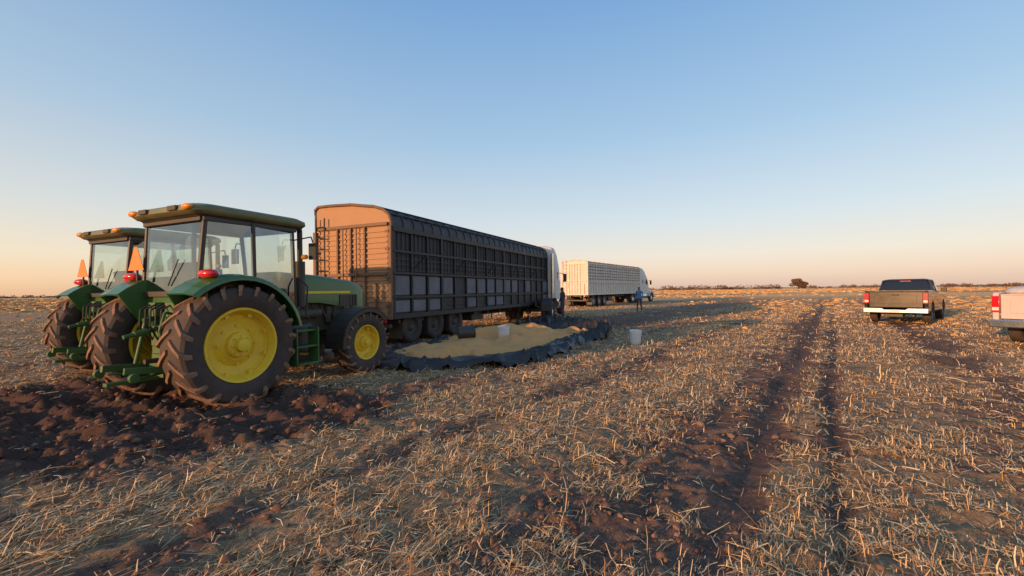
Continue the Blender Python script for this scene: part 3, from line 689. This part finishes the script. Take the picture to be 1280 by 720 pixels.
# ------------------------------------------------------------ pickups
def pickup(x,y,hd,paint,lowm,load=False):
    e=empty('pickup_truck',x,y,hd)
    def arch(yc,r,n=10): return [(yc+r*math.cos(rad(180-180*i/n)),.42+r*math.sin(rad(180*i/n))) for i in range(n+1)]
    bot=[(.12,.52)]+[(a,max(b,.52)) for a,b in arch(1.28,.5)]+[(a,max(b,.46)) for a,b in arch(4.72,.5)]+[(5.6,.50)]
    top=[(5.68,.75),(5.66,1.0),(5.5,1.12),(4.9,1.2),(4.25,1.24),(4.15,1.26),(2.18,1.28),(2.18,1.33),(.10,1.35),(.06,1.2),(.06,.7)]
    p=P()
    for s in(-1,1): p.prism(bot+top,'x',s*.86,s*.98)
    p.make('body_sides',e,paint,bevel=.025)
    p=P().box((0,4.9,1.05),(1.74,1.36,.26),(-4,0,0)).box((0,2.22,.95),(1.74,.06,.72)).box((0,3.2,.62),(1.72,1.9,.3)).box((0,1.15,.78),(1.74,2.1,.05))
    p.make('hood_and_floor',e,paint,bevel=.03)
    p=P().box((0,.11,.99),(1.66,.07,.64)); p.make('tailgate',e,lowm,bevel=.02)
    P().box((0,.07,1.0),(1.3,.012,.36)).box((0,.068,1.29),(1.55,.02,.035)).make('tailgate_pressing',e,lowm,bevel=.006)
    P().box((0,.055,1.18),(.22,.03,.07)).box((0,.12,.36),(.5,.4,.12)).box((.55,.2,.36),(.08,.4,.08)).make('handle_and_hitch',e,'black',bevel=.01)
    P().prism([(-1.0,.46),(1.0,.46),(1.0,.66),(.4,.66),(.32,.60),(-.32,.60),(-.4,.66),(-1.0,.66)],'y',-.10,.06).make('rear_bumper',e,'chrome',bevel=.025)
    P().box((0,-.108,.535),(.34,.01,.12)).make('number_plate',e,'plate')
    P().box((.90,.045,1.05),(.15,.05,.42)).box((-.90,.045,1.05),(.15,.05,.42)).make('tail_lamps',e,'red',bevel=.015)
    P().box((.90,.016,.93),(.12,.01,.08)).box((-.90,.016,.93),(.12,.01,.08)).make('reversing_lamps',e,'plate')
    def ring(z,hx,y0,y1,r): return rr(0,(y0+y1)/2,hx,(y1-y0)/2,r,z)
    P().loft([ring(1.22,.90,2.26,4.32,.08),ring(1.5,.84,2.33,4.0,.1),ring(1.79,.735,2.44,3.6,.12)]).make('windows',e,'dglass',ang=50)
    P().loft([ring(1.765,.76,2.41,3.66,.12),ring(1.81,.75,2.43,3.6,.14),ring(1.85,.62,2.6,3.4,.14)]).make('cab_roof',e,paint,ang=60)
    p=P()
    for s in(-1,1):
        for a,b in (((s*.885,2.29,1.25),(s*.745,2.45,1.79)),((s*.86,4.27,1.25),(s*.715,3.6,1.79)),((s*.895,3.25,1.25),(s*.755,3.1,1.79)),((s*.895,2.6,1.25),(s*.75,2.7,1.79))): p.cyl(a,b,.035,n=8)
        p.box((s*.90,3.25,1.27),(.05,2.0,.06))
    p.box((0,2.25,1.30),(1.74,.06,.10)).box((0,4.32,1.25),(1.7,.1,.05))
    p.make('pillars',e,paint)
    P().box((0,2.44,1.74),(.36,.04,.05)).make('high_stop_lamp',e,'red')
    p=P()
    for s in(-1,1): p.box((s*1.06,4.0,1.36),(.2,.1,.17))
    p.box((0,3.2,.45),(1.6,3.2,.12))
    for s in(-1,1): p.box((s*.45,2.8,.50),(.1,5.2,.14))
    p.cyl((-.8,1.28,.42),(.8,1.28,.42),.07).ell((0,1.28,.42),(.17,.2,.17))
    p.make('mirrors_and_chassis',e,'black',bevel=.02)
    P().box((.92,3.7,1.05),(.13,.02,.02)).box((.985,3.0,1.07),(.02,.16,.03)).box((-.985,3.0,1.07),(.02,.16,.03)).box((0,5.68,.62),(1.9,.16,.22)).box((0,5.66,.92),(1.2,.06,.24)).make('chrome_trim',e,'chrome',bevel=.01)
    for yy,t in((1.28,'rear'),(4.72,'front')):
        for s in(-1,1): road_wheel(e,t+'_wheel_'+('r' if s>0 else 'l'),(s*.84,yy,.40),.40,.26,s,'steel',.62)
    if load:
        p=P()
        for (a,b,c,r1,r2,r3) in((-.55,.55,1.36,.33,.4,.15),(.15,.7,1.38,.4,.42,.16),(.6,1.3,1.35,.3,.4,.16),(-.3,1.3,1.38,.42,.38,.2)): p.ell((a,b,c),(r1,r2,r3),20,10)
        p.box((0,1.1,1.05),(1.5,1.6,.45))
        p.make('loaded_sacks',e,'sack')
    return e
pickup(15.45,17.45,50,'pick1','pick1')
pickup(12.85,10.35,66,'pick2','pick2',True)

# ------------------------------------------------------------ tarp and grain heap
HD=29; OX,OY=-.05,12.9
def heap_fields(Xl,Yl):
    c,s=math.cos(-rad(HD)),math.sin(-rad(HD))
    Xw=OX+Xl*c-Yl*s; Yw=OY+Xl*s+Yl*c
    wob=(fbm(Xl,Yl,.7,3,201)-.5)
    d=np.sqrt((np.abs(Xl-.1)/2.0)**2.8+(np.abs(Yl-.5)/4.8)**3.4)**(1/1.5)+wob*.5
    dg=np.sqrt((np.abs(Xl+.1)/1.65)**2.4+(np.abs(Yl+.1)/4.0)**3.)**(1/1.35)+(fbm(Xl,Yl,1.5,4,205)-.5)*.7
    pl=np.clip(1-dg,0,1)
    lump=fbm(Xl,Yl,1.15,3,210)
    gh=.34*pl**.6*(.5+.95*sstep(.25,.75,lump))+.04*(fbm(Xl,Yl,3.2,3,211)-.5)
    base=H(Xw,Yw)
    a=Xl*.8+Yl*.6; b_=-Xl*.6+Yl*.8
    fold=1-2*np.abs(vn(a*1.1+.8*vn(Xl*1.5,Yl*1.5,250),b_*3.2,251)-.5)
    fold2=1-2*np.abs(vn(b_*1.3+.6*vn(Xl*2,Yl*2,252),a*4.1,253)-.5)
    edge=sstep(.50,.90,d)
    tz=base*.35+.055+.02*fbm(Xl,Yl,2.2,3,220)+edge*(.12*fold**4+.09*fold2**4)*(1+1.6*sstep(.8,3.8,Yl))
    tz=tz-sstep(.99,1.05,d)*.10
    gz=.065+gh-.09*sstep(.80,1.,dg)
    return d,dg,tz,gz
def heap_z(x,y):
    c,s=math.cos(rad(HD)),math.sin(rad(HD)); dx,dy=x-OX,y-OY
    xl=np.array([dx*c-dy*s]); yl=np.array([dx*s+dy*c])
    d,dg,tz,gz=heap_fields(xl,yl)
    return float(max(tz[0],gz[0] if dg[0]<1 else -1))
def heap():
    e=empty('grain_heap_on_tarpaulin',OX,OY,HD)
    n=210; xs=np.linspace(-2.5,2.8,n); ys=np.linspace(-4.8,6.4,330)
    Xl,Yl=np.meshgrid(xs,ys,indexing='ij')
    d,dg,tz,gz=heap_fields(Xl,Yl)
    I2=np.arange(Xl.size).reshape(Xl.shape); 
    def build(name,Z,mask,m):
        keep=(mask[:-1,:-1]&mask[1:,:-1]&mask[1:,1:]&mask[:-1,1:])
        F=np.stack([I2[:-1,:-1],I2[1:,:-1],I2[1:,1:],I2[:-1,1:]],-1)[keep].reshape(-1)
        me=npmesh(name,np.stack([Xl,Yl,Z],-1).reshape(-1,3),F,4)
        me.materials.append(m); o=bpy.data.objects.new(name,me); COL.objects.link(o); o.parent=e
    build('black_tarpaulin',tz,d<1.05,mat('black_tarp_sheet',(.013,.014,.017),.32,bump=.4,bscale=9,dust=.3,dustcol=(.085,.065,.05)))
    gm=mat('wheat_grain',(.84,.42,.16),.85,var=.25,vscale=2.5,bump=.8,bscale=140,dust=.3,dustcol=(.58,.29,.12),spec=.1)
    build('grain',gz,(dg<1.)&(d<.97),gm)
heap()

# ------------------------------------------------------------ buckets etc.
def bucket(x,y,z,h,r,m,tip=0,hd=0,name='plastic_bucket'):
    e=empty(name,x,y,hd,z)
    if tip: e.rotation_euler=(rad(tip),0,-rad(hd))
    vs=[];n=28
    prof=[(.001,0),(r*.8,0),(r*.82,.01),(r*.97,h*.86),(r*1.04,h*.87),(r*1.04,h*.9),(r*.98,h*.905),(r,h*.985),(r*1.05,h),(r*.99,h),(r*.96,h*.97),(r*.78,.02),(.001,.02)]
    fs=[];m_=len(prof)
    for i in range(n):
        t=2*math.pi*i/n
        for a,b in prof: vs.append((a*math.cos(t),a*math.sin(t),b))
    for i in range(n):
        j=(i+1)%n
        for k in range(m_-1): fs.append((i*m_+k,j*m_+k,j*m_+k+1,i*m_+k+1))
    P().add(vs,fs).make('bucket_body',e,m)
    pts=[(r*1.05*math.cos(t),r*.35*math.sin(t)+.0,h*.9-abs(math.sin(t))*.12) for t in [math.pi*i/12 for i in range(13)]]
    P().tube(pts,.004,6).make('bail_handle',e,'steel')
bucket(-.25,12.1,heap_z(-.25,12.1)-.03,.38,.17,'bucket',6)
bucket(3.55,12.5,H1(3.55,12.5)+.0,.40,.17,'bucket',3)
bucket(-1.40,11.1,heap_z(-1.4,11.1)+.15,.42,.18,'bucketd',-86,70)
def sack(x,y):
    e=empty('woven_sack',x,y,20,H1(x,y))
    P().ell((0,0,.15),(.30,.2,.16),24,14).cyl((.26,0,.18),(.40,.02,.24),.06,.10).make('sack_body',e,'sack')
sack(-4.1,9.9)

# ------------------------------------------------------------ person
def person(x,y,face,jk,tr):
    z0=H1(x,y)
    e=empty('standing_man',x,y,face,z0)
    me=bpy.data.meshes.new('t'); V=[];E=[];Rr=[]
    def v(p,r,c=None,ry=None):
        V.append(p);Rr.append((r,ry or r)); i=len(V)-1
        if c is not None:E.append((c,i))
        return i
    pel=v((0,0,.95),.145,None,.115); ab=v((0,.01,1.10),.14,pel,.105); ch=v((0,.0,1.28),.165,ab,.12); sh=v((0,-.01,1.42),.13,ch,.09); nk=v((0,.0,1.50),.058,sh); hd=v((0,.02,1.58),.075,nk,.09); hd2=v((0,.02,1.66),.088,hd,.1); tp=v((0,.01,1.73),.06,hd2)
    for s in(-1,1):
        hp=v((s*.10,0,.88),.095,pel); kn=v((s*.12,.02+.02*s,.49),.062,hp); cf=v((s*.125,-.01+.03*s,.33),.060,kn); an=v((s*.13,-.01+.04*s,.09),.042,cf); fo=v((s*.135,.06+.04*s,.05),.045,an,.035); to=v((s*.145,.17+.04*s,.035),.035,fo,.028)
        sd=v((s*.19,-.01,1.41),.062,sh); ua=v((s*.23,-.01,1.28),.055,sd); el=v((s*.26,-.01,1.12),.043,ua); fa=v((s*.265,.06,1.0),.040,el); wr=v((s*.26,.12,.90),.027,fa); pm=v((s*.255,.145,.85),.036,wr,.022)
        for k in range(4):
            a=v((s*.25,.125+.018*k,.80-.003*(k%3)),.0095,pm); b=v((s*.245,.13+.018*k,.765),.009,a); v((s*.235,.132+.017*k,.74),.008,b)
        a=v((s*.235,.18,.84),.011,pm); v((s*.225,.195,.81),.009,a)
    me.from_pydata(V,E,[]); o=bpy.data.objects.new('t',me); COL.objects.link(o)
    md=o.modifiers.new('s','SKIN'); 
    for i,(a,b) in enumerate(Rr): me.skin_vertices[0].data[i].radius=(a,b)
    me.skin_vertices[0].data[0].use_root=True
    sb=o.modifiers.new('ss','SUBSURF'); sb.levels=2; sb.render_levels=2
    bpy.context.view_layer.update()
    dg=bpy.context.evaluated_depsgraph_get(); m2=bpy.data.meshes.new_from_object(o.evaluated_get(dg)); bpy.data.objects.remove(o)
    sk=mat('skin',(.30,.17,.11),.6); jm=mat('jacket_cloth',jk,.85,bump=.3); tm=mat('jeans_cloth',tr,.85); sm=mat('boot_leather',(.05,.03,.02),.6); hm=mat('hat_or_hair',(.02,.015,.012),.8)
    m2.materials.clear()
    for q_ in(sk,jm,tm,sm,hm): m2.materials.append(q_)
    for f in m2.polygons:
        c=f.center
        if c.z>1.50: i=4 if (c.z>1.67 or (c.y<-.01 and c.z>1.56)) else 0
        elif abs(c.x)>.2 and c.z<.9: i=0
        elif c.z>.90 or (abs(c.x)>.21 and c.z>.89): i=1
        elif c.z<.12: i=3
        else:i=2
        f.material_index=i; f.use_smooth=True
    b=bpy.data.objects.new('body',m2); COL.objects.link(b); b.parent=e
    P().loft([[(-.012,.11,1.60),(.012,.11,1.60),(.008,.11,1.65),(-.008,.11,1.65)],[(-.012,.14,1.605),(.012,.14,1.605),(.006,.115,1.65),(-.006,.115,1.65)]]).ell((.095,.01,1.62),(.012,.02,.03)).ell((-.095,.01,1.62),(.012,.02,.03)).make('nose_and_ears',e,sk)
    P().ell((.033,.108,1.645),(.012,.008,.008)).ell((-.033,.108,1.645),(.012,.008,.008)).box((0,.108,1.575),(.045,.01,.008)).make('eyes_and_mouth',e,hm)
    return e
person(9.0,30.6,215,(.10,.20,.34),(.05,.06,.09))
person(2.75,23.6,300,(.05,.05,.06),(.05,.06,.10))

# ------------------------------------------------------------ distant trees
def leaf_cloud(clumps,leaf):
    allp=[]
    for (cx,cy,cz,rx,ry,rz,n) in clumps:
        d=rng.normal(0,1,(n,3)); d/=np.linalg.norm(d,axis=1,keepdims=True); r=rng.uniform(.35,1,(n,1))**.6
        allp.append(d*r*np.array([rx,ry,rz])+np.array([cx,cy,cz]))
    p=np.concatenate(allp); n=len(p)
    a=rng.normal(0,1,(n,3)); a/=np.linalg.norm(a,axis=1,keepdims=True); b=np.cross(a,rng.normal(0,1,(n,3))); b/=np.linalg.norm(b,axis=1,keepdims=True)
    s=leaf*rng.uniform(.5,1.4,(n,1))
    V=np.stack([p-a*s,p+b*s*.6,p+a*s,p-b*s*.6],1).reshape(-1,3); V[:,2]=np.maximum(V[:,2],.02)
    return V,np.arange(n*4),np.repeat(rng.uniform(0,1,n),4)
fol=tint_mat('dry_foliage',[(0,(.10,.06,.04)),(.6,(.17,.10,.065)),(1,(.24,.14,.09))],.9,.1)
def tree(x,y,h,w):
    e=empty('broadleaf_tree',x,y,0)
    p=P().cyl((0,0,-.2),(0.1,0,h*.35),.45,.3,10)
    for k in range(7):
        a=k*.9+.3; p.cyl((.1,0,h*.25+.1*k),(math.cos(a)*w*.33,math.sin(a)*w*.33,h*(.5+.05*(k%4))),.2,.06,8)
    p.make('trunk_and_limbs',e,mat('bark',(.07,.045,.03),.9))
    cl=[]
    for k in range(18):
        a=rng.uniform(0,6.28); r=rng.uniform(0,.36)*w
        cl.append((math.cos(a)*r,math.sin(a)*r,h*rng.uniform(.12,.80),w*.19,w*.17,h*.15,260))
    V,F,t=leaf_cloud(cl,.32); me=npmesh('crown',V,F,4,{'tint':t},False); me.materials.append(fol); o=bpy.data.objects.new('crown',me); COL.objects.link(o); o.parent=e
def pxpos(px,D): return ((px-640)/540*D,D)
x,y=pxpos(998,300); tree(x,y,8.4,12)
def treeline():
    cl=[]
    for a,b,D,hm,dens in((826,985,420,3.6,70),(1010,1290,520,3.0,80),(-60,70,480,2.6,40),(700,830,600,2.6,30),(1180,1300,300,2.0,18)):
        for k in range(dens):
            px=rng.uniform(a,b); X_,Y_=pxpos(px,D+rng.uniform(-20,20)); h=hm*rng.uniform(.4,1.3)
            cl.append((X_,Y_,h*.45,rng.uniform(2.,5),3,h*.6,70))
    V,F,t=leaf_cloud(cl,.5); me=npmesh('distant_tree_line',V,F,4,{'tint':t},False); me.materials.append(fol); o=bpy.data.objects.new('distant_tree_line',me); COL.objects.link(o)
treeline()

# ------------------------------------------------------------ light
SAZ=230; SEL=8
sd=Vector((math.sin(rad(SAZ))*math.cos(rad(SEL)),math.cos(rad(SAZ))*math.cos(rad(SEL)),math.sin(rad(SEL))))
li=bpy.data.lights.new('sun','SUN'); li.energy=5.; li.angle=rad(.6); li.color=(1,.54,.25)
lo=bpy.data.objects.new('sun',li); COL.objects.link(lo); lo.rotation_euler=sd.to_track_quat('Z','Y').to_euler(); lo.location=(-20,-20,20)
w=bpy.data.worlds.new('World'); scn.world=w; w.use_nodes=True; N=w.node_tree.nodes; L=w.node_tree.links
bg=N['Background']; sk=N.new('ShaderNodeTexSky'); sk.sky_type='NISHITA'; sk.sun_disc=False; sk.sun_elevation=rad(SEL); sk.sun_rotation=rad(SAZ); sk.air_density=1.; sk.dust_density=1.; sk.ozone_density=1.5
tc=N.new('ShaderNodeTexCoord'); sx=N.new('ShaderNodeSeparateXYZ'); L.new(tc.outputs['Generated'],sx.inputs[0])
def lin(c): return tuple((v/255/12.92) if v/255<.04045 else (((v/255)+.055)/1.055)**2.4 for v in c)
def ramp(st):
    cr=N.new('ShaderNodeValToRGB'); el=cr.color_ramp.elements
    while len(el)<len(st): el.new(.5)
    for e_,(p_,c_) in zip(el,st): e_.position=p_; e_.color=(*lin(c_),1)
    L.new(sx.outputs['Z'],cr.inputs['Fac']); return cr.outputs['Color']
cool=ramp([(0,(220,186,172)),(.03,(233,203,186)),(.07,(232,217,205)),(.15,(208,216,222)),(.32,(164,195,222)),(.55,(122,166,214)),(1,(90,132,186))])
warm=ramp([(0,(244,186,132)),(.03,(255,212,160)),(.07,(250,226,190)),(.15,(224,220,210)),(.32,(178,198,216)),(.55,(132,169,210)),(1,(90,132,186))])
dt=N.new('ShaderNodeVectorMath'); dt.operation='DOT_PRODUCT'; L.new(tc.outputs['Generated'],dt.inputs[0]); dt.inputs[1].default_value=(math.sin(rad(SAZ)),math.cos(rad(SAZ)),0)
mr=N.new('ShaderNodeMapRange'); mr.inputs['From Min'].default_value=-.5; mr.inputs['From Max'].default_value=.6; L.new(dt.outputs['Value'],mr.inputs['Value'])
mx=N.new('ShaderNodeMix'); mx.data_type='RGBA'; L.new(mr.outputs['Result'],mx.inputs['Factor']); L.new(cool,mx.inputs['A']); L.new(warm,mx.inputs['B'])
sc=N.new('ShaderNodeMix'); sc.data_type='RGBA'; sc.blend_type='MULTIPLY'; sc.inputs['Factor'].default_value=1; sc.inputs['B'].default_value=(.3,.3,.3,1); L.new(sk.outputs['Color'],sc.inputs['A'])
m3=N.new('ShaderNodeMix'); m3.data_type='RGBA'; m3.inputs['Factor'].default_value=.88; L.new(sc.outputs['Result'],m3.inputs['A']); L.new(mx.outputs['Result'],m3.inputs['B'])
L.new(m3.outputs['Result'],bg.inputs['Color']); bg.inputs['Strength'].default_value=1.04
scn.view_settings.view_transform='Standard'; scn.view_settings.look='None'; scn.view_settings.exposure=0

# ------------------------------------------------------------ camera
cam=bpy.data.cameras.new('camera'); cam.lens=540/1280*36; cam.sensor_width=36; cam.clip_end=12000; cam.clip_start=.05
c=bpy.data.objects.new('camera',cam); COL.objects.link(c); c.location=(0,0,1.56)
pitch=.32; roll=-.72
R=Matrix.Rotation(rad(90+pitch),4,'X')@Matrix.Rotation(rad(roll),4,'Z')
c.matrix_world=Matrix.Translation((0,0,1.56))@R
scn.camera=c
